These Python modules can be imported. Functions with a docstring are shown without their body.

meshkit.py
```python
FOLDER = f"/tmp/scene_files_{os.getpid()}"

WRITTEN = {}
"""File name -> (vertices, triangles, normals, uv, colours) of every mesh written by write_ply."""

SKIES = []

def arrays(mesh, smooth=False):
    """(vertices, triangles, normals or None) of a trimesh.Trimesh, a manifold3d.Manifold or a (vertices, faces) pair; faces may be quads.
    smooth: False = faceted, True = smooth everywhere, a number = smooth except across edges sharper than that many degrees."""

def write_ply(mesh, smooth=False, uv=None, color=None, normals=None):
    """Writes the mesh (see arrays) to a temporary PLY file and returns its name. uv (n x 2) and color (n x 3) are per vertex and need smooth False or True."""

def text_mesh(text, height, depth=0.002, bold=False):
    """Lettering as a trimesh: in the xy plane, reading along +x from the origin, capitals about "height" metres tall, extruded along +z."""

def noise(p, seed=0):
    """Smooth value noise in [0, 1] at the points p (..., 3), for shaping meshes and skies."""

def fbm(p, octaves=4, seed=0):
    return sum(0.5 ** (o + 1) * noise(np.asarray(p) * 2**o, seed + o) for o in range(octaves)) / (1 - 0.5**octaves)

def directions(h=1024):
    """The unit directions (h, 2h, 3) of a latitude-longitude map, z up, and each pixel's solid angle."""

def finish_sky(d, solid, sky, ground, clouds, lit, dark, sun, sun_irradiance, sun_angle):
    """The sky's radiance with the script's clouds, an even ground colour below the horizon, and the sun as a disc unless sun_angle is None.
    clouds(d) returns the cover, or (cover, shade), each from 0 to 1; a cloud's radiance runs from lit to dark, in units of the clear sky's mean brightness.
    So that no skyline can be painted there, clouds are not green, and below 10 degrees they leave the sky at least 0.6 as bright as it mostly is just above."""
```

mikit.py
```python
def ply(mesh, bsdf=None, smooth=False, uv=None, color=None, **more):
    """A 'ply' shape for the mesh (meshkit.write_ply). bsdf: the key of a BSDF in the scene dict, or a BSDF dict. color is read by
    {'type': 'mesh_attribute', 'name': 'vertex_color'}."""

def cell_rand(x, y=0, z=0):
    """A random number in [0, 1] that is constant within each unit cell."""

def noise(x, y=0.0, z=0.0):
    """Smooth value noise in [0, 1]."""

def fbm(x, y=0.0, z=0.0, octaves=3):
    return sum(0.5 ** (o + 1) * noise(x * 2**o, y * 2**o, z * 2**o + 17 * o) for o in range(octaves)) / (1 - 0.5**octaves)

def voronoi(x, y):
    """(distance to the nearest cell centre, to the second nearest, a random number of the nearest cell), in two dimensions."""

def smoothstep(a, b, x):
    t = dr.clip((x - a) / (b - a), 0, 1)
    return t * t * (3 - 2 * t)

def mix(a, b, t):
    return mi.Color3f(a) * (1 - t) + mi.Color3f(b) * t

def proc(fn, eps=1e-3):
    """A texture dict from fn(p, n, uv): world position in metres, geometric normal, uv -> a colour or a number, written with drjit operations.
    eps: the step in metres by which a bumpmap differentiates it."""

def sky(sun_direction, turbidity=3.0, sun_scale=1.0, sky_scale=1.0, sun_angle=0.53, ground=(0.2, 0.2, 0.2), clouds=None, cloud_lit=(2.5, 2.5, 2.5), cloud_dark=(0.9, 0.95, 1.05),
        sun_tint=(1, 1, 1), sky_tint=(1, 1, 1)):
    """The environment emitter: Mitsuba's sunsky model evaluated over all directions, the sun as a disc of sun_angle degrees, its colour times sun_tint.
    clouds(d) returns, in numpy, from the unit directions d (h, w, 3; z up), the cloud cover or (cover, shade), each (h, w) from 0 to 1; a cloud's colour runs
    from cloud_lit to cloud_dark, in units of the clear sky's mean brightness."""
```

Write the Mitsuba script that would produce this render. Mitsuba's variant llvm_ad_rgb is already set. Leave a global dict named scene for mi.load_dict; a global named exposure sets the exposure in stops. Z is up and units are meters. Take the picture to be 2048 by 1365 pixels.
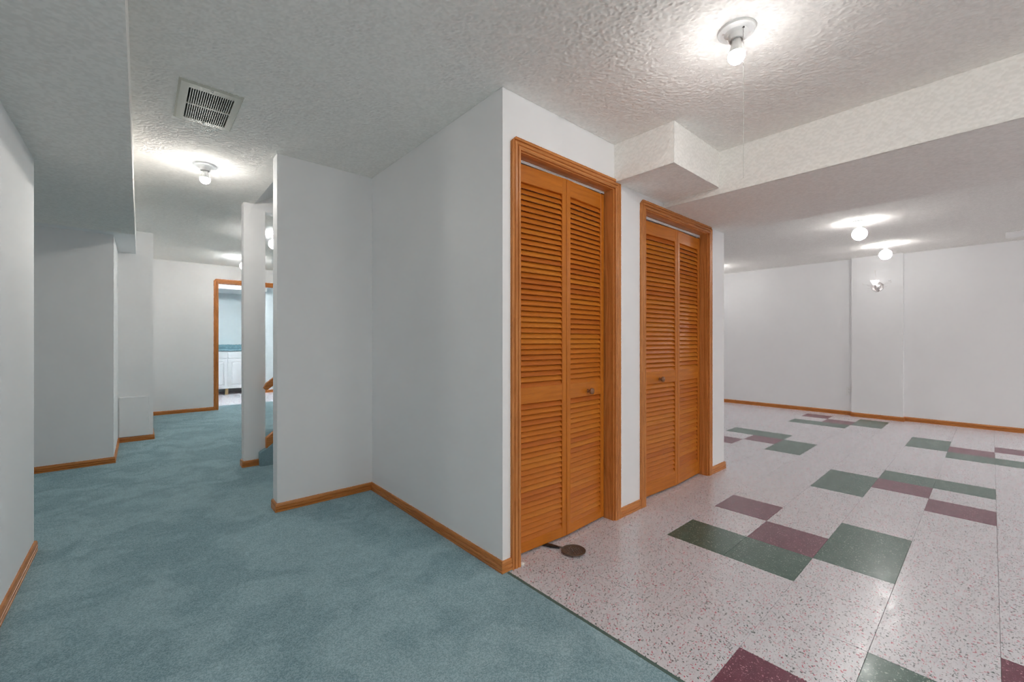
import math, random
import numpy as np, trimesh, manifold3d as m3, drjit as dr, mitsuba as mi, mikit, meshkit
from mikit import proc, noise, fbm, voronoi, cell_rand, smoothstep, mix
T4 = mi.ScalarTransform4f
random.seed(7)
scene, labels = {}, {}

# ------------------------------------------------------------------ camera, exposure, lights
H = 1.0741                      # height of the lens
YAW = 0.8422                    # heading of the view from the +x axis
F_PX, CX, CY = 846.16, 1034.53, 682.22
scene['camera'] = {'type': 'perspective', 'fov_axis': 'x', 'fov': math.degrees(2 * math.atan(1024 / F_PX)),
                   'principal_point_offset_x': (1024 - CX) / 2048, 'principal_point_offset_y': (682.5 - CY) / 1365,
                   'near_clip': 0.02, 'far_clip': 60.0,
                   'to_world': T4().look_at(origin=[0, 0, H], target=[math.cos(YAW), math.sin(YAW), H], up=[0, 0, 1])}
exposure = 0.56
WARM = np.array([1.0, 0.985, 0.955])
WARMER = np.array([1.0, 0.955, 0.890])      # the bulbs of the carpeted hall
BULB_A, BULB_GLOBE, BULB_SCONCE, TUBE, UNSEEN_DOME = 250.0, 40.0, 1.0, 40.0, 58.0      # radiance of each kind of lamp (pull, globe, sconce, unseen tube, unseen dome)

# where the lamps hang from the ceiling: x, y, kind, what to call it
CEIL = 2.249
LAMPS = [(1.681, 0.641, 'pull', 'white porcelain ceiling lampholder with glowing bulb and long pull cord'),
         (0.325, 3.492, 'plain', 'bare glowing bulb in a white ceiling lampholder above the blue carpet hall'),
         (1.096, 5.227, 'globe', 'round glowing globe bulb seen through the stair wall opening'),
         (1.10, 7.03, 'globe', 'round glowing globe bulb on the hall ceiling, half hidden behind the stair pillar'),
         (5.274, 0.862, 'globe', 'larger of the two round globe bulbs on the tiled room ceiling, nearest the beam'),
         (6.766, 0.857, 'globe', 'round globe bulb on the tiled room ceiling, close to the wall sconce'),
         (6.766, 2.95, 'globe', 'unseen globe bulb on the tiled room ceiling, out of view behind the closets'),  # hidden by the closets, brightens the far ceiling at its left
         (5.70, -1.70, 'dome', 'unseen dome light beyond the right edge, placed to light the tiled room'),  # out of view, large and strong to brighten the tiled room
         (0.30, -1.10, 'dome', 'unseen dome light behind the viewpoint, placed to light the carpeted side'),  # out of view, evens the light over the carpet and left walls
         (1.75, -1.80, 'dome', 'unseen dome light behind the viewpoint, placed to light the closet side')]  # out of view, lights the closet front from behind the lens
PICK = [6.0, 5.0, 1.5, 1.5, 2.4, 2.2, 1.8, 3.0, 3.5, 3.5]      # how often each lamp is sampled (noise only, not brightness)


# ------------------------------------------------------------------ materials
def bsdf(key, d):
    scene[key] = {'type': 'twosided', 'b': d}


def plain(key, c, rough=0.5, spec=0.4, metallic=0.0):
    bsdf(key, {'type': 'principled', 'base_color': {'type': 'rgb', 'value': list(c)}, 'roughness': rough, 'specular': spec, 'metallic': metallic})


def textured(key, fn, rough=0.5, spec=0.4, bump=None, scale=0.0, eps=1e-3, **more):
    b = {'type': 'principled', 'base_color': proc(fn), 'roughness': rough, 'specular': spec, **more}
    if bump is not None:
        b = {'type': 'bumpmap', 'map': proc(bump, eps), 'scale': scale, 'b': b}
    bsdf(key, b)


def wall_col(p, n, uv):
    g = fbm(p.x * 3.1, p.y * 3.1, p.z * 2.3, 3)
    return mix((0.81, 0.81, 0.818), (0.835, 0.835, 0.842), g)


def wall_bump(p, n, uv):
    return fbm(p.x * 160, p.y * 160, p.z * 160, 2)


textured('paint_wall', wall_col, 0.55, 0.25, wall_bump, 0.00012, 2e-3)


def stipple(p, n, uv):
    q = 95.0
    a = noise(p.x * q, p.y * q, p.z * q)
    b = noise(p.x * q * 2.3 + 11, p.y * q * 2.3, p.z * q * 2.3 + 5)
    c = noise(p.x * 31, p.y * 31 + 3, p.z * 31)
    return smoothstep(0.36, 0.74, a * 0.62 + b * 0.25 + c * 0.13) + 0.25 * b


def ceil_col(p, n, uv):
    q = 95.0
    a = noise(p.x * q, p.y * q, p.z * q)
    return mix((0.85, 0.832, 0.80), (0.91, 0.892, 0.86), smoothstep(0.3, 0.7, a))


scene['stipple_ceiling'] = {'type': 'bumpmap', 'map': proc(stipple, 7e-4), 'scale': 0.0026, 'b': {'type': 'diffuse', 'reflectance': proc(ceil_col)}}


def carpet_col(p, n, uv):
    tuft = noise(p.x * 480, p.y * 480, p.z * 480)
    tuft2 = noise(p.x * 230, p.y * 230, p.z * 230 + 4)
    lay = fbm(p.x * 5.0 + 1.5 * noise(p.x * 6.1, p.y * 6.1, 7), p.y * 6.0 + 1.5 * noise(p.x * 6.1, p.y * 6.1, 17), 2.0, 4)         # brushed pile
    lay2 = fbm(p.x * 24 + 2 * lay, p.y * 28, 9.0, 3)
    t = 0.22 * smoothstep(0.36, 0.64, lay) + 0.22 * lay2 + 0.56 * smoothstep(0.15, 0.85, 0.5 * tuft + 0.5 * tuft2)
    return mix((0.130, 0.226, 0.264), (0.375, 0.515, 0.560), dr.clip(t, 0, 1))


def carpet_bump(p, n, uv):
    seam = smoothstep(0.0, 0.006, p.y - 2.307) * smoothstep(0.70, 0.82, p.x)
    return 0.6 * noise(p.x * 480, p.y * 480, p.z * 480) + 0.4 * noise(p.x * 230, p.y * 230, p.z * 230 + 4) + 0.9 * seam


textured('carpet_pile', carpet_col, 0.95, 0.05, carpet_bump, 0.0036, 8e-4, sheen=0.25)


def chips(p, s, seed):
    w = 0.35 * (noise(p.x * s * 1.7, p.y * s * 1.7, seed) - 0.5), 0.35 * (noise(p.x * s * 1.7, p.y * s * 1.7, seed + 9) - 0.5)
    a = 0.55
    x, y = p.x * s + w[0] * 2 + seed * 13.7, p.y * s + w[1] * 2 + seed * 5.1
    return voronoi(x, y)


def tile_light(p, n, uv):
    d, d2, r = chips(p, 122.0, 1.0)
    e, e2, r2 = chips(p, 210.0, 3.0)
    size = 0.13 + 0.27 * cell_rand(r * 977.0, 3.0)
    on = (1 - smoothstep(size * 0.8, size, d)) * dr.select(r < 0.62, 1.0, 0.0)
    small = (1 - smoothstep(0.16, 0.22, e)) * dr.select(r2 < 0.28, 1.0, 0.0)
    g = fbm(p.x * 20, p.y * 45, 0.0, 3)
    base = mix((0.558, 0.554, 0.592), (0.638, 0.632, 0.668), g)
    k = r / 0.62
    chip = mi.Color3f(dr.select(k < 0.34, mi.Float(0.42), dr.select(k < 0.62, mi.Float(0.035), mi.Float(0.10))),
                      dr.select(k < 0.34, mi.Float(0.06), dr.select(k < 0.62, mi.Float(0.065), mi.Float(0.085))),
                      dr.select(k < 0.34, mi.Float(0.11), dr.select(k < 0.62, mi.Float(0.065), mi.Float(0.10))))
    c = base * (1 - on) + chip * on
    pale = mix((0.30, 0.24, 0.25), (0.16, 0.18, 0.17), r2 * 3.5)
    return c * (1 - small * 0.8) + pale * (small * 0.8)


def fleck_tile(dark, mid, fleck):
    def fn(p, n, uv):
        d, d2, r = chips(p, 95.0, 2.0)
        e, e2, r2 = chips(p, 210.0, 5.0)
        on = (1 - smoothstep(0.12, 0.26, d)) * dr.select(r < 0.35, 1.0, 0.0)
        sm = (1 - smoothstep(0.15, 0.28, e)) * dr.select(r2 < 0.35, 1.0, 0.0)
        c = mix(dark, mid, fbm(p.x * 25, p.y * 70, 4.0, 3))
        return mix(c, fleck, dr.clip(on * 0.75 + sm * 0.3, 0, 1))
    return fn


def tile_bump(p, n, uv):
    return fbm(p.x * 14, p.y * 30, 1.0, 3) + 0.08 * fbm(p.x * 160, p.y * 160, 2.0, 2)


def tile_rough(p, n, uv):
    return 0.15 + 0.18 * fbm(p.x * 11, p.y * 37, 8.0, 4)


for key, fn in (('tile_light', tile_light), ('tile_green', fleck_tile((0.030, 0.078, 0.062), (0.047, 0.105, 0.083), (0.40, 0.47, 0.42))),
                ('tile_maroon', fleck_tile((0.098, 0.022, 0.044), (0.142, 0.035, 0.062), (0.52, 0.27, 0.33)))):
    textured(key, fn, proc(tile_rough), 1.0, tile_bump, 0.0004, 2e-3)


def oak(axis, lo, hi, pore, fine=1.0, figure=1.0):
    def fn(p, n, uv):
        a, b, c = {'x': (p.x, p.y, p.z), 'y': (p.y, p.x, p.z), 'z': (p.z, p.x, p.y)}[axis]
        warp = fbm(a * 2.2, b * 9, c * 9, 3)
        g = fbm(a * 3.0 * fine, b * 95 * fine + 6 * warp, c * 95 * fine + 6 * warp, 3)
        s = noise(a * 26, b * 420, c * 420)
        t = mix(lo, hi, smoothstep(0.25, 0.75, 0.5 + figure * (g - 0.5)))
        return mix(t, pore, 0.40 * figure * smoothstep(0.68, 0.88, s))
    return fn


OAK = ((0.43, 0.148, 0.034), (0.56, 0.222, 0.064), (0.25, 0.075, 0.016))
for ax in 'xyz':
    textured('oak_' + ax, oak(ax, *OAK), 0.36, 0.32)
PINE = ((0.44, 0.124, 0.010), (0.53, 0.168, 0.017), (0.34, 0.090, 0.010))
textured('pine_x', oak('x', *PINE, 0.8, 0.6), 0.36, 0.28)
textured('pine_z', oak('z', *PINE, 0.8, 0.6), 0.36, 0.28)


def slat_wood(lo, hi):
    f = oak('x', lo, hi, PINE[2], 0.8, 0.5)

    def fn(p, n, uv):
        return f(p, n, uv)
    return fn


SLAT_MATS = ['slat_wood_amber', 'slat_wood_red', 'slat_wood_honey']
for k, (lo, hi) in zip(SLAT_MATS, [((0.45, 0.120, 0.011), (0.53, 0.162, 0.019)), ((0.41, 0.100, 0.012), (0.485, 0.138, 0.020)), ((0.48, 0.142, 0.013), (0.56, 0.190, 0.023))]):
    textured(k, slat_wood(lo, hi), 0.40, 0.26)
plain('knob_wood', (0.24, 0.105, 0.045), 0.3, 0.5)
plain('white_plastic', (0.80, 0.80, 0.79), 0.35, 0.5)
plain('white_metal', (0.72, 0.73, 0.74), 0.35, 0.5)
plain('grille_cream', (0.47, 0.475, 0.42), 0.45, 0.4)
plain('duct_metal', (0.42, 0.42, 0.42), 0.45, 0.5, 0.6)
plain('chrome', (0.80, 0.77, 0.76), 0.12, 0.5, 1.0)
plain('dark_steel', (0.17, 0.15, 0.135), 0.45, 0.5, 0.7)
plain('black_plastic', (0.012, 0.012, 0.012), 0.35, 0.5)
plain('cord_white', (0.75, 0.74, 0.70), 0.8, 0.2)
plain('laundry_paint', (0.675, 0.72, 0.735), 0.5, 0.3)
plain('cabinet_white', (0.80, 0.82, 0.84), 0.35, 0.4)
plain('slot_dark', (0.05, 0.05, 0.05), 0.7, 0.2)
plain('raw_pine', (0.42, 0.30, 0.16), 0.7, 0.2)
plain('strip_green', (0.075, 0.125, 0.110), 0.5, 0.4)
plain('concrete', (0.10, 0.09, 0.085), 0.9, 0.1)
plain('patio_white', (0.72, 0.72, 0.72), 0.4, 0.4)


def teal_top(p, n, uv):
    return mix((0.10, 0.22, 0.27), (0.26, 0.42, 0.47), fbm(p.x * 30, p.y * 30, p.z * 30, 3))


textured('counter_teal', teal_top, 0.35, 0.5)


# ------------------------------------------------------------------ building helpers
def put(key, mesh, mat, smooth=False, kind=None, label=None, cat=None, group=None, **more):
    scene[key] = mikit.ply(mesh, mat, smooth, **more)
    d = {k: v for k, v in dict(kind=kind, label=label, category=cat, group=group).items() if v}
    if d:
        labels[key] = d
    return key


def about(key, label, cat=None, group=None, kind=None):
    labels[key] = {k: v for k, v in dict(label=label, category=cat, group=group, kind=kind).items() if v}


def num(name, i):
    return name if i == 0 else f'{name}_{i:03d}'


def box(x0, x1, y0, y1, z0, z1):
    return trimesh.creation.box(bounds=[[x0, y0, z0], [x1, y1, z1]])


def join(ms):
    return trimesh.util.concatenate(list(ms))


def mani(mesh):
    m = mesh.to_mesh()
    return trimesh.Trimesh(m.vert_properties[:, :3], m.tri_verts, process=False)


def mbox(x0, x1, y0, y1, z0, z1):
    return m3.Manifold.cube([x1 - x0, y1 - y0, z1 - z0]).translate([x0, y0, z0])


def soft_box(x0, x1, y0, y1, z0, z1, b=0.002):
    """a box with chamfered edges"""
    c = [mbox(x0 + b, x1 - b, y0 + b, y1 - b, z0, z1), mbox(x0, x1, y0 + b, y1 - b, z0 + b, z1 - b), mbox(x0 + b, x1 - b, y0, y1, z0 + b, z1 - b)]
    return mani(m3.Manifold.batch_hull(c))


def extrude(poly, z0, z1):
    """poly: list of closed contours (first the outline, then holes clockwise)"""
    return mani(m3.Manifold.extrude(m3.CrossSection(poly, m3.FillRule.EvenOdd), z1 - z0).translate([0, 0, z0]))


def lathe(prof, n=32, at=(0, 0, 0)):
    m = trimesh.creation.revolve(np.array(prof, float), sections=n)
    m.apply_translation(at)
    return m


def tube(pts, r, n=8):
    pts = np.array(pts, float)
    vs, fs = [], []
    up = np.array([0.31, 0.17, 0.93])
    for i, q in enumerate(pts):
        d = pts[min(i + 1, len(pts) - 1)] - pts[max(i - 1, 0)]
        d /= np.linalg.norm(d)
        a = np.cross(d, up); a /= np.linalg.norm(a)
        b = np.cross(d, a)
        for k in range(n):
            t = 2 * math.pi * k / n
            vs.append(q + r * (math.cos(t) * a + math.sin(t) * b))
    for i in range(len(pts) - 1):
        for k in range(n):
            a, b = i * n + k, i * n + (k + 1) % n
            fs += [[a, b, b + n], [a, b + n, a + n]]
    c0, c1 = len(vs), len(vs) + 1
    vs += [pts[0], pts[-1]]
    e = (len(pts) - 1) * n
    for k in range(n):
        fs += [[c0, (k + 1) % n, k], [c1, e + k, e + (k + 1) % n]]
    m = trimesh.Trimesh(np.array(vs), np.array(fs), process=False)
    m.fix_normals()
    return m


def ball(c, r, sub=2):
    m = trimesh.creation.icosphere(subdivisions=sub, radius=r)
    m.apply_translation(c)
    return m


BASE = [(0, 0), (0.012, 0), (0.0125, 0.013), (0.0070, 0.0165), (0.0122, 0.020), (0.0125, 0.031), (0.0070, 0.0345), (0.0118, 0.038), (0.0105, 0.050), (0.007, 0.0565), (0, 0.057)]
CASE = [(0, 0), (0.011, 0), (0.0135, 0.003), (0.0135, 0.014), (0.0075, 0.0175), (0.0135, 0.021), (0.0150, 0.034), (0.0090, 0.0375), (0.0150, 0.041), (0.016, 0.050), (0.0125, 0.0555), (0, 0.0555)]


def seg_mesh(p0, p1, m0, m1, prof, up):
    """a moulding from p0 to p1: profile (t, s) goes to p + m * t + up * s"""
    a = np.array([np.array(p0) + np.array(m0) * t + np.array(up[0]) * s for t, s in prof])
    b = np.array([np.array(p1) + np.array(m1) * t + np.array(up[1]) * s for t, s in prof])
    n = len(prof)
    s_mid = 0.5 * max(s for t, s in prof)
    ca, cb = np.array(p0) + np.array(up[0]) * s_mid, np.array(p1) + np.array(up[1]) * s_mid
    v = np.vstack([a, b, [ca], [cb]])
    f = []
    for i in range(n):
        j = (i + 1) % n
        f += [[i, j, n + j], [i, n + j, n + i], [2 * n, j, i], [2 * n + 1, n + i, n + j]]
    m = trimesh.Trimesh(v, np.array(f), process=False)
    if m.volume < 0:
        m.invert()
    return m


def baseboard(key, pts, side=1, ends=(0, 0), what='stained oak baseboard'):
    """runs along wall faces pts; the room lies to the left of the path for side=1. Each straight run is a part."""
    P = [np.array(q, float) for q in pts]
    D = [(b - a) / np.linalg.norm(b - a) for a, b in zip(P, P[1:])]
    N = [side * np.array([-d[1], d[0]]) for d in D]
    M = []
    for i in range(len(P)):
        if i == 0: M.append(N[0] + ends[0] * D[0])
        elif i == len(P) - 1: M.append(N[-1] + ends[1] * D[-1])
        else:
            s = N[i - 1] + N[i]
            M.append(s / (1 + np.dot(N[i - 1], N[i])))
    about(key, what, kind='structure')
    one = len(D) == 1
    for i, d in enumerate(D):
        e = lambda q: [q[0], q[1], 0.0]
        mesh = seg_mesh(e(P[i]), e(P[i + 1]), e(M[i]), e(M[i + 1]), BASE, ([0, 0, 1], [0, 0, 1]))
        k = key if one else num(key + '__board', i)
        if one: put(k, mesh, 'oak_x' if abs(d[0]) > 0.5 else 'oak_y', 25, kind='structure', label=what)
        else: put(k, mesh, 'oak_x' if abs(d[0]) > 0.5 else 'oak_y', 25)


def casing(key, x0, x1, zt, y, label, zb=0.0, chamfer=0.026):
    """door trim on a wall that faces -y; x0, x1, zt are its outer edges"""
    w = 0.0555
    about(key, label, kind='structure')
    out = [0, -1, 0]
    a, b, c, d = [x0, y, zb], [x0, y, zt], [x1, y, zt], [x1, y, zb]
    segs = [('side_casing', 'oak_z', seg_mesh(a, b, out, out, CASE, ([1, 0, 0], [1, 0, -1]))),
            ('head_casing', 'oak_x', seg_mesh(b, c, out, out, CASE, ([1, 0, -1], [-1, 0, -1]))),
            ('side_casing_001', 'oak_z', seg_mesh(c, d, out, out, CASE, ([-1, 0, -1], [-1, 0, 0])))]
    for n, m, mesh in segs:
        g = m3.Manifold(m3.Mesh(mesh.vertices.astype(np.float32), mesh.faces.astype(np.uint32)))
        q = 1 / math.sqrt(2)
        g = g.trim_by_plane([q, 0, -q], q * (x0 + chamfer - zt)).trim_by_plane([-q, 0, -q], -q * (x1 - chamfer + zt))
        put(key + '__' + n, mani(g) if g.num_tri() else mesh, m, 25)


# ------------------------------------------------------------------ the setting: floors
CX0, CY0 = 1.250, 1.503          # the closet corner nearest the view
CX1 = 3.680                      # far end of the closets
NICHE_Y = 2.973                  # face of the wall in the carpeted niche
NICHE_X = 0.641                  # its free end
STAIR_Y = 4.205
FAR_X = 7.652
REAR_Y = -3.0
SOFF = 2.000

put('floor', join([box(-2.2, 8.0, -3.2, 11.2, -0.20, -0.0035)]), 'concrete', kind='structure', label='basement floor under the tiles and the carpet')
TS, TX, TY = 0.3048, 2.7885, 0.8931
GREEN = {(-1, -2), (0, -2), (1, 0), (1, -1), (0, 3), (0, 4), (1, 5), (2, 5), (2, -4), (1, 10), (1, 11), (2, 9), (3, 9), (-4, 8), (-3, 8), (-2, 6), (-2, 7), (-1, 13), (-1, 14), (-3, 12), (-2, 12), (3, -5)}
MAROON = {(-1, 0), (0, -1), (1, 4), (2, 3), (1, -5), (3, -3), (2, 10), (3, 11), (-3, 7), (-4, 6), (-3, 14), (-2, 13)}


def to_px(x, y, z):
    s, c = math.sin(YAW), math.cos(YAW)
    r, d = x * s - y * c, x * c + y * s
    return (CX + F_PX * r / d, CY - F_PX * (z - H) / d, d) if d > 0.05 else (0, 0, d)


def tile_mesh(x0, x1, y0, y1, rng):
    g, b, t = 0.0005, 0.0008, 0.0032
    z = [rng.uniform(-0.0003, 0.0003) for _ in range(4)]
    lo = [(x0 + g, y0 + g), (x1 - g, y0 + g), (x1 - g, y1 - g), (x0 + g, y1 - g)]
    hi = [(x0 + g + b, y0 + g + b), (x1 - g - b, y0 + g + b), (x1 - g - b, y1 - g - b), (x0 + g + b, y1 - g - b)]
    v = [(x, y, -t) for x, y in lo] + [(x, y, zz - 0.0007) for (x, y), zz in zip(lo, z)] + [(x, y, zz) for (x, y), zz in zip(hi, z)]
    f = []
    for k in (0, 4):
        for i in range(4):
            j = (i + 1) % 4
            f += [[k + i, k + j, k + 4 + j], [k + i, k + 4 + j, k + 4 + i]]
    f += [[8, 9, 10], [8, 10, 11]]
    return trimesh.Trimesh(np.array(v), np.array(f), process=False)


cells = []
for i in range(-9, 14):
    for j in range(-5, 17):
        x0, x1 = max(TX + j * TS, 1.279), min(TX + (j + 1) * TS, FAR_X)
        y1, y0 = TY - i * TS, max(TY - (i + 1) * TS, REAR_Y)
        if x1 - x0 < 0.01 or y1 - y0 < 0.01: continue
        if x0 < CX1 and y1 > 1.85: continue
        cxm, cym = (x0 + x1) / 2, (y0 + y1) / 2
        q = [to_px(a, b, 0) for a, b in ((x0, y0), (x1, y0), (x1, y1), (x0, y1))]
        area = 0.0
        if min(k[2] for k in q) > 0.1:
            seen = any(0 < k[0] < 2048 and 0 < k[1] < 1365 for k in q)
            # what stands behind the closet block is not seen
            hid = (cym > CY0 + 0.2) if cxm < CX1 else y0 / x1 > CY0 / CX1
            area = 0.5 * abs(sum(q[k][0] * q[(k + 1) % 4][1] - q[(k + 1) % 4][0] * q[k][1] for k in range(4))) if seen and not hid else 0.0
        cells.append((area, i, j, x0, x1, y0, y1))
cells.sort(key=lambda c: (-c[0], c[1], c[2]))
rest, rng = [], random.Random(3)
for k, (area, i, j, x0, x1, y0, y1) in enumerate(cells):
    m = tile_mesh(x0, x1, y0, y1, rng)
    if (k < 260 and area > 0) or (area > 0 and ((i, j) in GREEN or (i, j) in MAROON)):
        mat = 'tile_green' if (i, j) in GREEN else 'tile_maroon' if (i, j) in MAROON else 'tile_light'
        put(num('floor__tile', k), m, mat, label={'tile_green': 'dark green flecked floor tile', 'tile_maroon': 'maroon flecked floor tile'}.get(mat))
    else:
        rest.append(m)
put('floor__tile_field', join(rest), 'tile_light', kind='stuff')

carp = extrude([[(-1.7, REAR_Y), (1.262, REAR_Y), (1.262, 1.49), (1.30, 1.49), (1.30, 2.99), (3.0, 2.99), (3.0, 4.14), (0.771, 4.14), (0.771, 4.76), (3.0, 4.76), (3.0, 7.97), (1.75, 7.97), (1.75, 8.46), (0.80, 8.46), (0.80, 7.97), (-1.7, 7.97)]], -0.0034, 0.004)
put('floor_carpet', carp, 'carpet_pile', kind='structure', label='wall to wall blue green cut pile carpet of the hall')
put('trim_1', soft_box(1.262, 1.2785, REAR_Y, 1.49, -0.003, 0.0035, 0.001), 'strip_green', kind='structure', label='thin green strip between the blue carpet and the speckled tiles')
rngl = random.Random(5)
lt = []
for i in range(9):
    for j in range(10):
        x0, y0 = 0.3 + i * TS, 8.46 + j * TS
        if y0 < 11.0: lt.append(tile_mesh(x0, x0 + TS, y0, y0 + TS, rngl))
for k, m in enumerate(lt):
    put(num('floor__laundry_tile', k), m, 'tile_light')

# ------------------------------------------------------------------ the setting: walls
W = 'paint_wall'


def wall(key, mesh, label, mat=W):
    put(key, mesh, mat, kind='structure', label=label)


wall('wall_left', box(-0.52, -0.400, REAR_Y, 3.232, 0.004, SOFF + 0.01), 'white wall at the far left edge of the view')
wall('wall_alcove', box(-1.7, -0.170, 5.125, 6.20, 0.004, SOFF + 0.01), 'white wall under the left bulkhead, left of the access panel')
wall('wall_column', box(-1.7, 0.110, 6.085, 8.10, 0.004, 2.30), 'white column that holds the access panel')
wall('wall_alcove_side', box(-1.82, -1.7, 3.0, 8.1, 0.004, 2.30), 'white end wall of the alcove on the left')
wall('wall_alcove_return', box(-1.7, -0.40, 3.112, 3.232, 0.004, SOFF + 0.01), 'white return wall behind the left wall')
wall('wall_back', join([box(0.110, 0.906, 7.985, 8.10, 0.004, 2.30), box(1.76, 3.1, 7.985, 8.10, 0.004, 2.30), box(0.906, 1.76, 7.985, 8.10, 1.975, 2.30)]), 'white end wall of the hall with the laundry doorway')
wall('wall_niche', box(NICHE_X, 3.0, NICHE_Y, NICHE_Y + 0.108, 0.004, 2.30), 'thin white partition with a free end beside the carpeted niche')
wall('wall_closet_side', box(CX0, CX0 + 0.09, CY0 + 0.05, NICHE_Y, 0.004, 2.30), 'white side wall of the closets facing the carpet')
D1 = (1.352, 2.112, 1.985)        # the rough openings: left, right, top
D2 = (2.449, 3.372, 1.930)
y0, y1 = CY0, CY0 + 0.11
wall('wall_closet_front', join([box(CX0, D1[0] - 0.006, y0, y1, -0.003, 2.30), box(D1[1] + 0.006, D2[0] - 0.006, y0, y1, -0.003, 2.30), box(D2[1] + 0.006, CX1, y0, y1, -0.003, 2.30),
                                box(D1[0] - 0.006, D1[1] + 0.006, y0, y1, D1[2] + 0.006, 2.30), box(D2[0] - 0.006, D2[1] + 0.006, y0, y1, D2[2] + 0.006, 2.30)]), 'white wall that holds the two louvered closet doors')
wall('wall_closet_end', box(CX1 - 0.1, CX1, y1, 3.4, -0.003, 2.30), 'white end wall of the closets facing the tiled room')
wall('wall_closet_back', box(CX0 + 0.09, CX1 - 0.1, 2.55, 2.65, -0.003, 2.30), 'white back wall inside the closets')
wall('wall_closet_divider', box(2.22, 2.31, y1, 2.55, -0.003, 2.30), 'white wall between the two closets')
# stair wall with its opening
OX = 0.815


def wedge_xz(pts, ya, yb):
    g = m3.Manifold.extrude(m3.CrossSection([pts], m3.FillRule.NonZero), yb - ya)      # profile in (x, z), pulled along y
    v = mani(g)
    w = v.vertices.copy()
    v = trimesh.Trimesh(np.c_[w[:, 0], ya + w[:, 2], w[:, 1]], v.faces, process=False)
    if v.volume < 0: v.invert()
    return v


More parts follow.
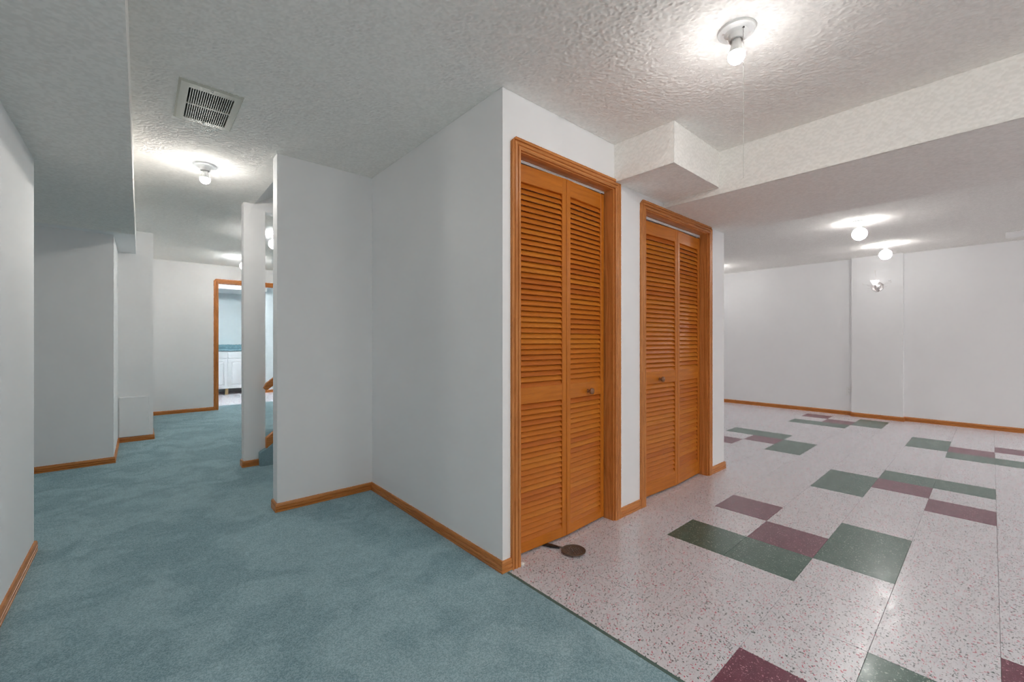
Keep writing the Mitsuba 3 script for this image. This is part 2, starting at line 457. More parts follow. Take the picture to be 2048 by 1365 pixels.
SL = 0.82                         # slope of the stair
yb = STAIR_Y + 0.10
wall('wall_stair', box(0.655, OX, STAIR_Y, yb, 0.004, 2.2), 'white pillar at the foot of the carpeted stair')
wall('wall_stair_header', join([box(0.655, OX, STAIR_Y, yb, 2.2, 2.30), wedge_xz([(OX, 2.196), (3.0, 2.196), (3.0, 4.2), (2.95, 4.2), (0.73, 2.30), (OX, 2.30)], STAIR_Y, yb)]), 'white header above the stair opening')
wall('wall_stair_end', box(2.9, 3.0, NICHE_Y + 0.1, STAIR_Y + 0.1, -0.003, 4.3), 'white wall at the top of the stair')
wall('wall_stair_inner', box(0.735, 3.0, NICHE_Y, NICHE_Y + 0.108, 2.30, 4.3), 'white upper wall of the stairwell')
wall('wall_hall_end', box(3.0, 3.1, STAIR_Y, 8.1, 0.004, 2.30), 'white side wall of the hall beyond the stair')
wall('wall_right', box(FAR_X, FAR_X + 0.1, REAR_Y, 3.4, -0.003, 2.30), 'long white far wall of the tiled room')
wall('wall_right_column', box(FAR_X - 0.078, FAR_X, 0.782, 1.328, -0.003, 2.30), 'shallow white column on the far wall that holds the sconce')
wall('wall_tiled_side', box(CX1 - 0.1, FAR_X + 0.1, 3.4, 3.5, -0.003, 2.30), 'white side wall of the tiled room behind the closets')
wall('wall_rear', box(-0.52, FAR_X + 0.1, REAR_Y - 0.1, REAR_Y, -0.003, 2.30), 'white wall behind the viewpoint')
# laundry room
wall('wall_laundry_back', box(0.2, 3.1, 10.75, 10.85, -0.003, 2.30), 'light blue back wall of the laundry room', 'laundry_paint')
wall('wall_laundry_left', box(0.1, 0.2, 8.10, 10.85, -0.003, 2.30), 'light blue left wall of the laundry room', 'laundry_paint')
wall('wall_laundry_right', box(1.93, 3.1, 10.02, 10.75, -0.003, 2.30), 'light blue projecting wall of the laundry room', 'laundry_paint')
wall('wall_laundry_side', box(3.0, 3.1, 8.1, 10.1, -0.003, 2.30), 'light blue right wall of the laundry room', 'laundry_paint')
wall('ceiling_laundry', box(0.1, 3.1, 8.1, 10.85, 2.25, 2.35), 'white laundry room ceiling', 'patio_white')
wall('trim_2', box(0.2, 1.93, 9.80, 10.75, 2.075, 2.25), 'white bulkhead above the laundry counter', 'patio_white')

# ceilings and bulkheads
hole = [(0.733, NICHE_Y + 0.108), (0.733, STAIR_Y), (3.2, STAIR_Y), (3.2, NICHE_Y + 0.108)]
vent_hole = [(0.160, 2.44), (0.160, 2.795), (0.353, 2.795), (0.353, 2.44)]
put('ceiling', extrude([[(-1.8, REAR_Y - 0.1), (7.76, REAR_Y - 0.1), (7.76, 3.5), (3.1, 3.5), (3.1, 8.05), (-1.8, 8.05)], hole, vent_hole], CEIL, CEIL + 0.1), 'stipple_ceiling', kind='structure', label='white stippled ceiling')
put('ceiling_stair', wedge_xz([(0.733, CEIL), (3.0, CEIL + 0.62 * 2.267), (3.0, CEIL + 0.62 * 2.267 + 0.1), (0.733, CEIL + 0.1)], NICHE_Y + 0.10, STAIR_Y + 0.005), 'patio_white', kind='structure', label='smooth sloped ceiling above the stair')
put('ceiling_bulkhead', box(-1.8, -0.030, REAR_Y, 4.96, SOFF, CEIL + 0.02), 'stipple_ceiling', kind='structure', label='stippled bulkhead along the left wall')
put('ceiling_bulkhead_end', box(-1.8, -0.030, 4.96, 6.1, SOFF + 0.004, CEIL + 0.02), W, kind='structure', label='smooth painted end of the left bulkhead')
put('ceiling_beam', box(2.684, 3.672, REAR_Y, CY0 + 0.005, 1.985, CEIL + 0.02), 'stipple_ceiling', kind='structure', label='stippled beam between the near room and the far tiled room')
put('ceiling_box', box(2.121, 2.70, 1.125, CY0 + 0.005, 2.024, CEIL + 0.02), 'stipple_ceiling', kind='structure', label='stippled boxed bulkhead above the gap between the closets')

# the sprayed stipple itself, where the view is near enough to see its grain
scene['stipple_coat'] = {'type': 'twosided', 'b': {'type': 'diffuse', 'reflectance': proc(ceil_col)}}


def relief(P):
    a, b, c = meshkit.noise(P * 125, 1), meshkit.noise(P * 270 + 7.3, 2), meshkit.noise(P * 45 + 3.1, 3)
    x = np.clip((0.60 * a + 0.27 * b + 0.13 * c - 0.36) / 0.36, 0, 1)
    return x * x * (3 - 2 * x) + 0.22 * b


def coat(key, o, u, v, lu, lv, nrm, step, keep=None, amp=0.0022):
    o, u, v, nrm = (np.array(q, float) for q in (o, u, v, nrm))
    nu, nv = int(lu / step) + 1, int(lv / step) + 1
    gu, gv = np.meshgrid(np.linspace(0, lu, nu), np.linspace(0, lv, nv), indexing='ij')
    P = o + gu[..., None] * u + gv[..., None] * v
    ok = np.ones((nu, nv), bool) if keep is None else keep(P)
    P = P + (0.0003 + amp * relief(P))[..., None] * nrm
    idx = np.arange(nu * nv).reshape(nu, nv)
    cell = ok[:-1, :-1] & ok[1:, :-1] & ok[:-1, 1:] & ok[1:, 1:]
    q = np.stack([idx[:-1, :-1], idx[1:, :-1], idx[1:, 1:], idx[:-1, 1:]], -1)[cell]
    if np.dot(np.cross(u, v), nrm) < 0: q = q[:, ::-1]
    used, inv = np.unique(q, return_inverse=True)
    q = inv.reshape(q.shape)
    f = np.vstack([q[:, [0, 1, 2]], q[:, [0, 2, 3]]])
    put(key, trimesh.Trimesh(P.reshape(-1, 3)[used], f, process=False), 'stipple_coat', True)


def in_view(P, dmax, margin=70):
    s, c = math.sin(YAW), math.cos(YAW)
    r, d = P[..., 0] * s - P[..., 1] * c, P[..., 0] * c + P[..., 1] * s
    d = np.maximum(d, 0.05)
    x, y = CX + F_PX * r / d, CY - F_PX * (P[..., 2] - H) / d
    return (x > -margin) & (x < 2048 + margin) & (y > -margin) & (y < 1365 + margin) & (d < dmax)


def near_ceiling(P, far=3.2):
    x, y = P[..., 0], P[..., 1]
    ok = in_view(P, far)
    ok &= ~((x > CX0) & (y > CY0)) & ~((x > NICHE_X - 0.004) & (y > NICHE_Y)) & ~((x > 2.121) & (y > 1.125))
    return ok & ~((x > 0.158) & (x < 0.356) & (y > 2.436) & (y < 2.80))


coat('ceiling__stipple_coat', (-0.030, -1.3, CEIL), (1, 0, 0), (0, 1, 0), 2.714, 4.8, (0, 0, -1), 0.0040, near_ceiling)
coat('ceiling__stipple_coat_001', (-0.030, 1.0, CEIL), (1, 0, 0), (0, 1, 0), 2.714, 5.0, (0, 0, -1), 0.0066, lambda P: near_ceiling(P, 4.8) & ~in_view(P, 3.19, 400), 0.0028)
coat('ceiling_bulkhead__stipple_coat', (-0.45, 0.9, SOFF), (1, 0, 0), (0, 1, 0), 0.42, 4.06, (0, 0, -1), 0.0056, lambda P: in_view(P, 4.4), 0.0027)
coat('ceiling_beam__stipple_coat', (2.684, -0.6, 1.985), (1, 0, 0), (0, 1, 0), 0.988, 2.103, (0, 0, -1), 0.0072, lambda P: in_view(P, 4.4))
coat('ceiling_beam__stipple_coat_001', (2.684, -0.6, 1.985), (0, 1, 0), (0, 0, 1), 2.103, 0.264, (-1, 0, 0), 0.0045, lambda P: in_view(P, 4.4))
coat('ceiling_box__stipple_coat', (2.121, 1.125, 2.024), (0, 1, 0), (0, 0, 1), 0.378, 0.225, (-1, 0, 0), 0.0050)
coat('ceiling_box__stipple_coat_001', (2.121, 1.125, 2.024), (1, 0, 0), (0, 0, 1), 0.563, 0.225, (0, -1, 0), 0.0050)
coat('ceiling_box__stipple_coat_002', (2.121, 1.125, 2.024), (1, 0, 0), (0, 1, 0), 0.563, 0.378, (0, 0, -1), 0.0058)

# ------------------------------------------------------------------ baseboards and trims
baseboard('baseboard_closet', [(NICHE_X, NICHE_Y + 0.108), (NICHE_X, NICHE_Y), (CX0, NICHE_Y), (CX0, CY0), (1.300, CY0)], -1, what='stained oak baseboard round the carpeted niche to the first closet')
baseboard('baseboard_between', [(2.172, CY0), (2.394, CY0)], -1, what='short stained oak baseboard between the two closets')
baseboard('baseboard_closet_end', [(3.432, CY0), (CX1, CY0), (CX1, 3.4)], -1, what='stained oak baseboard at the end of the closets')
baseboard('baseboard_left', [(-0.400, REAR_Y), (-0.400, 3.232), (-1.7, 3.232)], -1, what='stained oak baseboard on the wall at the far left')
baseboard('baseboard_alcove', [(-1.7, 5.125), (-0.170, 5.125), (-0.170, 6.085), (0.110, 6.085), (0.110, 7.985), (0.851, 7.985)], -1, what='stained oak baseboard stepping past the access panel to the doorway')
baseboard('baseboard_stair', [(0.655, yb), (0.655, STAIR_Y), (0.765, STAIR_Y)], -1, what='stained oak baseboard at the foot of the stair pillar')
baseboard('baseboard_right', [(FAR_X, 3.4), (FAR_X, 1.328), (FAR_X - 0.078, 1.328), (FAR_X - 0.078, 0.782), (FAR_X, 0.782), (FAR_X, REAR_Y)], -1, what='stained oak baseboard along the far wall of the tiled room')
baseboard('baseboard_laundry', [(1.93, 10.75), (1.93, 10.02), (3.0, 10.02)], -1, what='stained oak baseboard in the laundry room')
casing('trim_3', 1.2985, 2.1735, 2.040, CY0, 'stained oak trim round the first louvered closet door')
casing('trim_4', 2.3955, 3.432, 1.986, CY0, 'stained oak trim round the second louvered closet door')
casing('trim_5', 0.851, 1.8155, 2.034, 7.985, 'stained oak trim round the laundry doorway')


def jamb(key, d, ya, ybk, label):
    about(key, label, kind='structure')
    put(key + '__side_jamb', box(d[0] - 0.006, d[0] + 0.006, ya, ybk, 0, d[2]), 'oak_z')
    put(key + '__side_jamb_001', box(d[1] - 0.006, d[1] + 0.006, ya, ybk, 0, d[2]), 'oak_z')
    put(key + '__head_jamb', box(d[0] - 0.006, d[1] + 0.006, ya, ybk, d[2] - 0.006, d[2] + 0.006), 'oak_x')


jamb('trim_6', D1, CY0 - 0.001, y1, 'oak jamb lining of the first closet')
jamb('trim_7', D2, CY0 - 0.001, y1, 'oak jamb lining of the second closet')
jamb('trim_8', (0.906, 1.76, 1.975), 7.984, 8.101, 'oak jamb lining of the laundry doorway')
blob = trimesh.creation.icosphere(subdivisions=2, radius=1.0)
blob.vertices *= (0.011 + 0.006 * meshkit.noise(blob.vertices * 2.3 + 5))[:, None]
blob.vertices[:, 2] *= 0.55
blob.apply_translation([1.366, CY0 - 0.004, 0.004])
put('trim_3__caulk', blob, 'cord_white', True, label='crumbling white caulk')
zc = lambda x: 0.145 + SL * (x - OX)
put('trim_9', wedge_xz([(OX, zc(OX)), (2.9, zc(2.9)), (2.9, zc(2.9) + 0.088), (OX, zc(OX) + 0.088)], STAIR_Y - 0.045, STAIR_Y + 0.005), 'oak_x', kind='structure', label='sloped oak cap on the carpeted curb of the stair')


# ------------------------------------------------------------------ louvered bifold doors
def leaf(key, w, zb, zt, rails, pitch, knob_x, place, rngs, label=None):
    """a louvered leaf, hinge edge at x = 0, front face at y = 0, 28 mm thick; rails: (top rail bottom, mid top, mid bottom, bottom rail top)"""
    th, st = 0.028, 0.033
    rt, mt, mb, bt = rails
    parts = [soft_box(0, st, 0, th, zb, zt, 0.0025), soft_box(w - st, w, 0, th, zb, zt, 0.0025),
             soft_box(st - 0.002, w - st + 0.002, 0.0015, th - 0.0015, rt, zt, 0.0015), soft_box(st - 0.002, w - st + 0.002, 0.0015, th - 0.0015, mb, mt, 0.0015), soft_box(st - 0.002, w - st + 0.002, 0.0015, th - 0.0015, zb, bt, 0.0015)]
    for m in parts: m.apply_transform(place)
    stiles = join(parts[:2])
    put(key, stiles, 'pine_z', label=label)
    for k, m in enumerate(parts[2:]):
        put(num(key + '__rail', k), m, 'pine_x')
    # one slat: lower edge forward
    t, dep = 0.0050, 0.0195
    k = 0
    for lo, hi in ((mt, rt), (bt, mb)):
        n = int(round((hi - lo) / pitch))
        pt = (hi - lo) / n
        for i in range(n):
            z = lo + (i + 0.5) * pt
            hh = pt * 0.5 + 0.0025
            jit = rngs.uniform(-0.0006, 0.0006)
            a0, a1 = (0.0060 + jit, z - hh), (0.0060 + dep, z + hh * 0.98)        # front low, back high
            d = np.array(a1) - np.array(a0); d /= np.linalg.norm(d); nn = np.array([-d[1], d[0]])
            c = 0.0016
            prof = [np.array(a0) + nn * c, np.array(a0) + d * c, np.array(a1) - d * c, np.array(a1) + nn * c, np.array(a1) + nn * (t - c), np.array(a1) - d * c + nn * t, np.array(a0) + d * c + nn * t, np.array(a0) + nn * (t - c)]
            # the face towards the room is the one on the side of -y
            x0, x1 = st - 0.001, w - st + 0.001
            v = np.array([[x0, q[0], q[1]] for q in prof] + [[x1, q[0], q[1]] for q in prof])
            f = []
            for q in range(8):
                r = (q + 1) % 8
                f += [[q, r, 8 + r], [q, 8 + r, 8 + q]]
            for q in range(1, 7): f += [[0, q + 1, q], [8, 8 + q, 8 + q + 1]]
            m = trimesh.Trimesh(v, np.array(f), process=False)
            if m.volume < 0: m.invert()
            m.apply_transform(place)
            put(num(key + '__slat', k), m, SLAT_MATS[rngs.choice([0, 0, 0, 0, 1, 2, 2])])
            k += 1
    if knob_x is not None:
        kn = lathe([(0, -0.001), (0.010, -0.001), (0.0095, 0.004), (0.0065, 0.008), (0.0070, 0.013), (0.0145, 0.018), (0.0190, 0.025), (0.0180, 0.032), (0.011, 0.0365), (0, 0.0375)], 24)
        kn.apply_transform(trimesh.transformations.rotation_matrix(math.pi / 2, [1, 0, 0]))
        kn.apply_translation([knob_x, 0.0, (mt + mb) / 2 - 0.012])
        kn.apply_transform(place)
        put(key + '__knob', kn, 'knob_wood', True, label='small dark brown wooden knob')


def hinge(x, y, ang):
    m = trimesh.transformations.rotation_matrix(ang, [0, 0, 1])
    m[:3, 3] = [x, y, 0]
    return m


rs = random.Random(11)
YD = 1.562
FOLD = 0.020


def bifold(key, xl, xm, xr, zb, zt, rails, pitch, knob_on_right, knob_off, label, track_z):
    about(key, label, kind='structure')
    wl, wr = xm - xl - 0.0015, xr - xm - 0.0015
    al = -math.asin(FOLD / wl)
    ar = math.asin(FOLD / wr)
    for n, w, tr, kx in (('leaf', wl, hinge(xl, YD, al), None if knob_on_right else knob_off),
                         ('leaf_001', wr, hinge(xm + 0.0015, YD - FOLD, ar), knob_off if knob_on_right else None)):
        leaf(f'{key}__{n}', w, zb, zt, rails, pitch, kx, tr, rs)
    put(key + '__track', join([box(xl - 0.005, xr + 0.005, YD + 0.002, YD + 0.004, track_z[0], track_z[1]), box(xl - 0.005, xr + 0.005, YD + 0.026, YD + 0.028, track_z[0], track_z[1]), box(xl - 0.005, xr + 0.005, YD + 0.002, YD + 0.028, track_z[1] - 0.002, track_z[1])]), 'white_metal', label='white metal track')
    put(key + '__pivot', lathe([(0, track_z[0] - 0.008), (0.005, track_z[0] - 0.008), (0.005, track_z[0] + 0.004), (0, track_z[0] + 0.004)], 12, (xr - 0.02, YD + 0.014, 0)), 'white_metal')


bifold('door_1', 1.362, 1.7385, 2.098, 0.012, 1.958, (1.869, 0.838, 0.756, 0.064), 0.0276, True, 0.195, 'louvered pine bifold door of the near closet, with its knob on the right leaf', (1.966, 1.982))
bifold('door_2', 2.485, 2.965, 3.362, 0.012, 1.893, (1.803, 0.860, 0.776, 0.112), 0.0315, False, 0.240, 'louvered pine bifold door of the second closet, with its knob on the left leaf', (1.905, 1.922))


# ------------------------------------------------------------------ ceiling lamps
def emit(key, mesh, rad, tint=WARM, smooth=True, pick=1.0):
    put(key, mesh, 'white_plastic', smooth, emitter={'type': 'area', 'sampling_weight': pick, 'radiance': {'type': 'rgb', 'value': [float(v) for v in rad * tint]}})


for i, (x, y, kind, text) in enumerate(LAMPS):
    key = num('ceiling_lamp', i)
    about(key, text, 'ceiling lamp')
    z = CEIL
    hold = lathe([(0, 0.002), (0.066, 0.002), (0.066, -0.004), (0.064, -0.010), (0.058, -0.0125), (0.056, -0.0115), (0.042, -0.0145), (0.040, -0.018), (0.033, -0.022), (0.031, -0.026), (0.0265, -0.040), (0.022, -0.041), (0.0215, -0.030), (0, -0.030)], 40, (x, y, z))
    put(key + '__holder', hold, 'white_plastic', 40)
    if kind == 'dome':
        prof = [(0.150 * math.cos(a), -0.012 - 0.075 * math.sin(a)) for a in np.linspace(0, math.pi / 2, 14)]
        prof[-1] = (0, prof[-1][1])
        g = lathe(prof[::-1], 40, (x, y, z))
        if g.volume < 0: g.invert()
        emit(key + '__shade', g, UNSEEN_DOME * (0.80 if x > 3 else 1.0), WARMER if x < 1.5 else WARM, pick=PICK[i])
    elif kind == 'globe':
        R = 0.055 if x < 3 else 0.0625
        neck = lathe([(0, -0.030), (0.0165, -0.030), (0.0175, -0.058), (0.021, -0.066)], 24, (x, y, z))
        put(key + '__neck', neck, 'white_plastic', True)
        a0 = math.asin(0.021 / R)
        prof = [(R * math.sin(a), -0.066 - R * math.cos(a0) + R * math.cos(a)) for a in np.linspace(a0, math.pi, 18)]
        prof[-1] = (0, prof[-1][1])
        g = lathe(prof[::-1], 32, (x, y, z))
        if g.volume < 0: g.invert()
        emit(key + '__bulb', g, BULB_GLOBE * (3.2 if x < 3 else 0.8), WARMER if x < 1.5 else WARM, pick=PICK[i])
    else:
        neck = lathe([(0, -0.030), (0.0150, -0.030), (0.0165, -0.046), (0.0190, -0.060), (0.0240, -0.076), (0.02895, -0.0884)], 28, (x, y, z))
        put(key + '__neck', neck, 'white_plastic', True)
        R = 0.0305
        prof = [(R * math.cos(a), -0.098 - R * math.sin(a)) for a in np.linspace(-0.32, math.pi / 2, 16)]
        prof[-1] = (0, prof[-1][1])
        g = lathe(prof[::-1], 32, (x, y, z))
        if g.volume < 0: g.invert()
        emit(key + '__bulb', g, BULB_A * (0.56 if kind == 'pull' else 1.1), WARMER if x < 1.5 else WARM, pick=PICK[i])
    if kind == 'pull':
        ox, oy = x - 0.020, y - 0.032
        put(key + '__chain', join([ball((ox, oy, z - 0.022 - 0.0042 * k), 0.0017, 1) for k in range(9)]), 'chrome', True)
        put(key + '__pull_cord', tube([(ox, oy, z - 0.058), (ox + 0.001, oy, z - 0.3), (ox, oy, 1.69), (ox, oy, 1.675)], 0.0011, 6), 'cord_white', True, label='long white pull cord')
        put(key + '__chain_port', lathe([(0, 0), (0.0045, 0), (0.0045, -0.004), (0, -0.004)], 12, (ox, oy, z - 0.0155)), 'slot_dark')
    for s in (-1, 1):
        if i < 2:
            put(num(key + '__screw', 0 if s < 0 else 1), lathe([(0, 0), (0.0042, 0), (0.0035, -0.0022), (0, -0.0028)], 12, (x + s * 0.047 * 0.64, y - s * 0.047 * 0.77, z - 0.0125)), 'chrome', 30)

# ------------------------------------------------------------------ ceiling vent
VX0, VX1, VY0, VY1 = 0.130, 0.377, 2.400, 2.830
GX0, GX1, GY0, GY1, GM = 0.169, 0.344, 2.449, 2.786, 2.615
about('ceiling_vent', 'cream metal air return grille with two rows of slots on the hall ceiling', 'vent')
fr = m3.Manifold.batch_hull([mbox(VX0, VX1, VY0, VY1, CEIL - 0.003, CEIL), mbox(VX0 + 0.008, VX1 - 0.008, VY0 + 0.008, VY1 - 0.008, CEIL - 0.011, CEIL)])
for a, b in ((GY0, GM - 0.005), (GM + 0.005, GY1)):
    fr = fr - mbox(GX0, GX1, a, b, CEIL - 0.02, CEIL + 0.01)
put('ceiling_vent__frame', mani(fr), 'grille_cream', 20)
put('ceiling_vent__duct', mani(mbox(0.158, 0.355, 2.438, 2.797, CEIL + 0.001, CEIL + 0.40) - mbox(0.160, 0.353, 2.44, 2.795, CEIL - 0.1, CEIL + 0.398)), 'duct_metal')
NS = 20
k = 0
for a, b in ((GY0, GM - 0.005), (GM + 0.005, GY1)):
    for i in range(NS - 1):
        x = GX0 + (i + 1) * (GX1 - GX0) / NS
        s = 0.0032
        v = np.array([[x - 0.0020, yy, CEIL - 0.0105] for yy in (a, b)] + [[x + 0.0016, yy, CEIL - 0.0105] for yy in (a, b)] + [[x + s + 0.0012, yy, CEIL - 0.002] for yy in (a, b)] + [[x + s - 0.0012, yy, CEIL - 0.002] for yy in (a, b)])
        f = [[0, 1, 3], [0, 3, 2], [2, 3, 5], [2, 5, 4], [4, 5, 7], [4, 7, 6], [6, 7, 1], [6, 1, 0], [0, 2, 4], [0, 4, 6], [1, 5, 3], [1, 7, 5]]
        m = trimesh.Trimesh(v, np.array(f), process=False)
        put(num('ceiling_vent__slat', k), m, 'grille_cream'); k += 1
for k, yy in enumerate((VY0 + 0.022, VY1 - 0.022)):
    put(num('ceiling_vent__screw', k), lathe([(0, 0), (0.005, 0), (0.004, -0.003), (0, -0.0035)], 12, ((VX0 + VX1) / 2, yy, CEIL - 0.0108)), 'chrome', 30)
put('ceiling_panel', soft_box(6.975, 7.33, -0.62, -0.105, CEIL - 0.014, CEIL + 0.001, 0.003), 'white_plastic', label='flat white cover plate on the far ceiling at the right edge', cat='cover plate')

# ------------------------------------------------------------------ access panel, outlet
about('access_panel', 'square white access panel screwed to the column above its baseboard', 'access panel')
put('access_panel__cover', soft_box(-0.163, 0.076, 6.066, 6.087, 0.058, 0.480, 0.005), W, 20)
for k, (x, z) in enumerate(((-0.043, 0.452), (-0.148, 0.245), (0.060, 0.245))):
    put(num('access_panel__screw', k), mani(m3.Manifold.cylinder(0.003, 0.0055, 0.004, 12).rotate([90, 0, 0]).translate([x, 6.0665, z])), 'white_plastic')
about('wall_outlet', 'white duplex wall outlet just left of the sconce column', 'outlet')
oy, oz = 1.368, 0.352
put('wall_outlet__plate', soft_box(FAR_X - 0.006, FAR_X + 0.001, oy - 0.035, oy + 0.035, oz - 0.057, oz + 0.057, 0.002), 'white_plastic', 20)
for k, dz in enumerate((0.021, -0.021)):
    put(num('wall_outlet__socket', k), soft_box(FAR_X - 0.0085, FAR_X - 0.005, oy - 0.017, oy + 0.017, oz + dz - 0.014, oz + dz + 0.014, 0.0015), 'white_plastic', 20)
    for q, dy in enumerate((-0.0065, 0.0065)):
        put(num(f'wall_outlet__{num("socket", k)}__slot', q), box(FAR_X - 0.0092, FAR_X - 0.008, oy + dy - 0.0016, oy + dy + 0.0016, oz + dz - 0.004, oz + dz + 0.007), 'slot_dark')

# ------------------------------------------------------------------ wall sconce
sx, sy, sz = FAR_X - 0.078, 1.062, 1.822
about('wall_sconce', 'chrome wall sconce with glowing glass shade and thin radiating rods', 'wall lamp')


def to_wall(m, dy=0.0, dz=0.0):
    m.apply_transform(trimesh.transformations.rotation_matrix(-math.pi / 2, [0, 1, 0]))
    m.apply_translation([sx, sy + dy, sz + dz])
    return m


put('wall_sconce__backplate', to_wall(lathe([(0, -0.001), (0.066, -0.001), (0.066, 0.006), (0.060, 0.011), (0.054, 0.009), (0.048, 0.014), (0.040, 0.012), (0.032, 0.020), (0.016, 0.024), (0, 0.025)], 36), -0.02, -0.005), 'chrome', 30)
put('wall_sconce__arm', tube([(sx - 0.02, sy - 0.02, sz - 0.005), (sx - 0.05, sy - 0.02, sz - 0.03), (sx - 0.085, sy - 0.015, sz - 0.028), (sx - 0.10, sy - 0.01, sz + 0.01)], 0.007, 10), 'chrome', True)
put('wall_sconce__finial', ball((sx - 0.075, sy - 0.018, sz - 0.055), 0.012), 'chrome', True)
g = lathe([(0.010, 0.0), (0.022, 0.002), (0.034, 0.030), (0.050, 0.066), (0.047, 0.066), (0.031, 0.030), (0.010, 0.006), (0.010, 0.0)], 32, (sx - 0.10, sy - 0.005, sz + 0.012))
if g.volume < 0: g.invert()
emit('wall_sconce__shade', g, BULB_SCONCE, smooth=30)
for k, (ang, ln, tip) in enumerate(((168, 0.15, 1), (178, 0.10, 0), (195, 0.11, 0), (12, 0.15, 1), (-12, 0.10, 1), (95, 0.20, 1), (22, 0.16, 0))):  # the long upright rod stands where a rod shadow runs up the wall
    a = math.radians(ang)
    dy, dz = -math.cos(a), math.sin(a)
    p0 = (sx - 0.03, sy - 0.02 + dy * 0.04, sz + dz * 0.04)
    p1 = (sx - 0.07, sy - 0.02 + dy * ln, sz + 0.01 + dz * ln)
    m = [tube([p0, p1], 0.0016, 6)]
    if tip: m.append(ball(p1, 0.006, 1))
    put(num('wall_sconce__rod', k), join(m), 'chrome', 40)

# ------------------------------------------------------------------ skimmer under the door
about('skimmer', 'round dark metal skimmer with punched holes and black handle half under the near closet door', 'kitchen skimmer')
cx, cy, R = 1.644, 1.413, 0.060
holes = []
for a in range(-4, 5):
    for b in range(-4, 5):
        hx, hy = 0.0135 * (a + 0.5 * (b % 2)), 0.0120 * b
        if math.hypot(hx, hy) < 0.046:
            holes.append([(cx + hx + 0.0045 * math.cos(t), cy + hy + 0.0045 * math.sin(t)) for t in np.linspace(0, 2 * math.pi, 9)[:-1]])
disc = m3.CrossSection([[(cx + R * math.cos(t), cy + R * math.sin(t)) for t in np.linspace(0, 2 * math.pi, 49)[:-1]]] + holes, m3.FillRule.EvenOdd)
dm = mani(m3.Manifold.extrude(disc, 0.0013).refine_to_length(0.012))
rr = np.hypot(dm.vertices[:, 0] - cx, dm.vertices[:, 1] - cy) / R
v = dm.vertices.copy(); v[:, 2] += 0.0035 + 0.006 * rr ** 2
put('skimmer__dish', trimesh.Trimesh(v, dm.faces, process=False), 'dark_steel', 30)
ring = [(cx + R * math.cos(t), cy + R * math.sin(t), 0.0102) for t in np.linspace(0, 2 * math.pi, 49)]
put('skimmer__rim', tube(ring, 0.0016, 6), 'dark_steel', True)
u = np.array([1.596 - cx, 1.530 - cy]); u /= np.linalg.norm(u)
q = np.array([-u[1], u[0]])
pt = lambda s, w, z: [cx + u[0] * s + q[0] * w, cy + u[1] * s + q[1] * w, z]
put('skimmer__shank', tube([pt(0.055, 0, 0.010), pt(0.072, 0, 0.011), pt(0.085, 0, 0.010)], 0.0045, 8), 'dark_steel', True)
hb = m3.Manifold.batch_hull([m3.Manifold.sphere(0.005, 12).translate(pt(s, w, 0.0075)) for s, w in ((0.078, -0.003), (0.078, 0.003), (0.12, -0.009), (0.12, 0.009), (0.28, -0.007), (0.28, 0.007))])
put('skimmer__handle', mani(hb), 'black_plastic', 40, label='black plastic handle')

# ------------------------------------------------------------------ stair and handrail
about('staircase', 'carpeted stair rising behind the white pillar', 'stairs')
N = 8
for k in range(N):
    x0 = 0.765 + 0.235 * k if k else 0.825
    z1 = 0.198 * (k + 1)
    prof = [(x0 + 0.02, -0.003 if k == 0 else z1 - 0.198), (x0, z1 - 0.198 + 0.001), (x0, z1 - 0.055), (x0 - 0.006, z1 - 0.035), (x0 - 0.002, z1 - 0.012), (x0 + 0.012, z1 - 0.002), (x0 + 0.03, z1), (x0 + 0.26, z1), (x0 + 0.26, z1 - 0.198)]
    if k == N - 1: prof[-2], prof[-1] = (2.89, z1), (2.89, z1 - 0.198)
    put(num('staircase__step', k), wedge_xz(prof, STAIR_Y + 0.006, 4.76), 'carpet_pile', 30)
curb = [(0.765, 0.004), (2.89, 0.004), (2.89, zc(2.89)), (OX, zc(OX)), (0.800, zc(OX) - 0.006), (0.772, zc(OX) - 0.022), (0.765, zc(OX) - 0.034)]
put('staircase__curb', wedge_xz(curb, STAIR_Y - 0.062, STAIR_Y - 0.001), 'carpet_pile', 30)
rail = wedge_xz([(0.79, 0.668), (0.812, 0.648), (2.6, 0.648 + SL * (2.6 - 0.812)), (2.6, 0.742 + SL * (2.6 - 0.812)), (0.812, 0.742 - 0.03)], STAIR_Y - 0.075, STAIR_Y - 0.035)
put('handrail', rail, 'oak_x', 20, label='sloped oak handrail on the stair wall', cat='handrail')
for k, x in enumerate((1.1, 2.2)):
    z = 0.66 + SL * (x - 0.812)
    put(num('handrail__bracket', k), tube([(x, STAIR_Y - 0.055, z), (x, STAIR_Y - 0.035, z - 0.05), (x, STAIR_Y - 0.02, zc(x) + 0.08)], 0.006, 8), 'chrome', True)

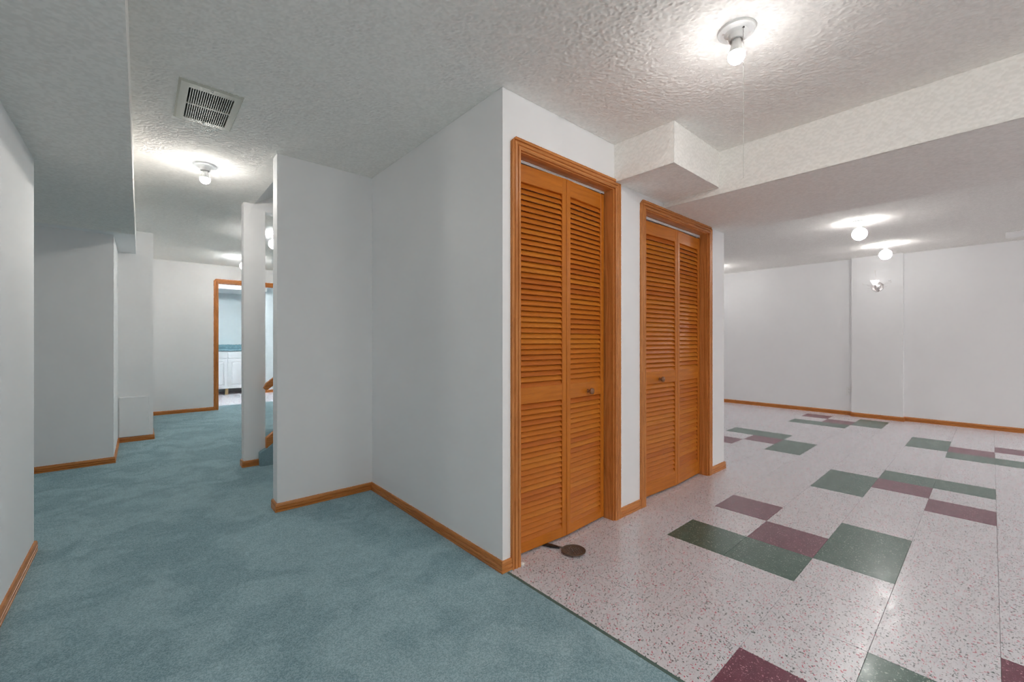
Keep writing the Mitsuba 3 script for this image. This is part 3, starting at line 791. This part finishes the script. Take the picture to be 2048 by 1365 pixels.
# ------------------------------------------------------------------ laundry room
ycab = 10.16
about('base_cabinet', 'white laundry base cabinet with raised panel doors and open toe space', 'cabinet')
put('base_cabinet__body', box(0.42, 1.86, ycab + 0.02, 10.748, 0.118, 0.868), 'cabinet_white')
for k, x in enumerate((0.475, 0.895, 1.315)):
    g = 0.002
    a, b = x + g, x + 0.42 - g
    put(num('base_cabinet__drawer', k), soft_box(a, b, ycab, ycab + 0.02, 0.722, 0.862, 0.003), 'cabinet_white', 20)
    dz0, dz1 = 0.122, 0.717
    slab = mbox(a, b, ycab, ycab + 0.02, dz0, dz1) - m3.Manifold.batch_hull([mbox(a + 0.055, b - 0.055, ycab - 0.001, ycab, dz0 + 0.06, dz1 - 0.06), mbox(a + 0.062, b - 0.062, ycab, ycab + 0.009, dz0 + 0.067, dz1 - 0.067)])
    slab += m3.Manifold.batch_hull([mbox(a + 0.085, b - 0.085, ycab + 0.001, ycab + 0.002, dz0 + 0.09, dz1 - 0.09), mbox(a + 0.064, b - 0.064, ycab + 0.008, ycab + 0.012, dz0 + 0.069, dz1 - 0.069)])
    put(num('base_cabinet__door', k), mani(slab), 'cabinet_white')
for k, x in enumerate((0.46, 1.275, 1.80)):
    put(num('base_cabinet__leg', k), box(x, x + 0.05, ycab + 0.03, ycab + 0.07, -0.003, 0.12), 'raw_pine', label='bare pine leg')
put('countertop', join([soft_box(0.40, 1.885, ycab - 0.02, 10.748, 0.868, 0.895, 0.004), box(0.40, 1.885, 10.728, 10.749, 0.893, 0.995)]), 'counter_teal', label='teal speckled countertop with backsplash on the laundry cabinet', cat='countertop')
about('unseen_laundry_light', 'unseen white fluorescent strip light that lights the laundry room', 'ceiling light')  # hidden by the doorway header, gives the laundry room its cool light
put('unseen_laundry_light__housing', soft_box(0.65, 1.85, 8.95, 9.13, 2.20, 2.251, 0.005), 'white_metal')
emit('unseen_laundry_light__diffuser', box(0.67, 1.83, 8.965, 9.115, 2.165, 2.1995), TUBE, np.array([0.90, 0.98, 1.0]), False)
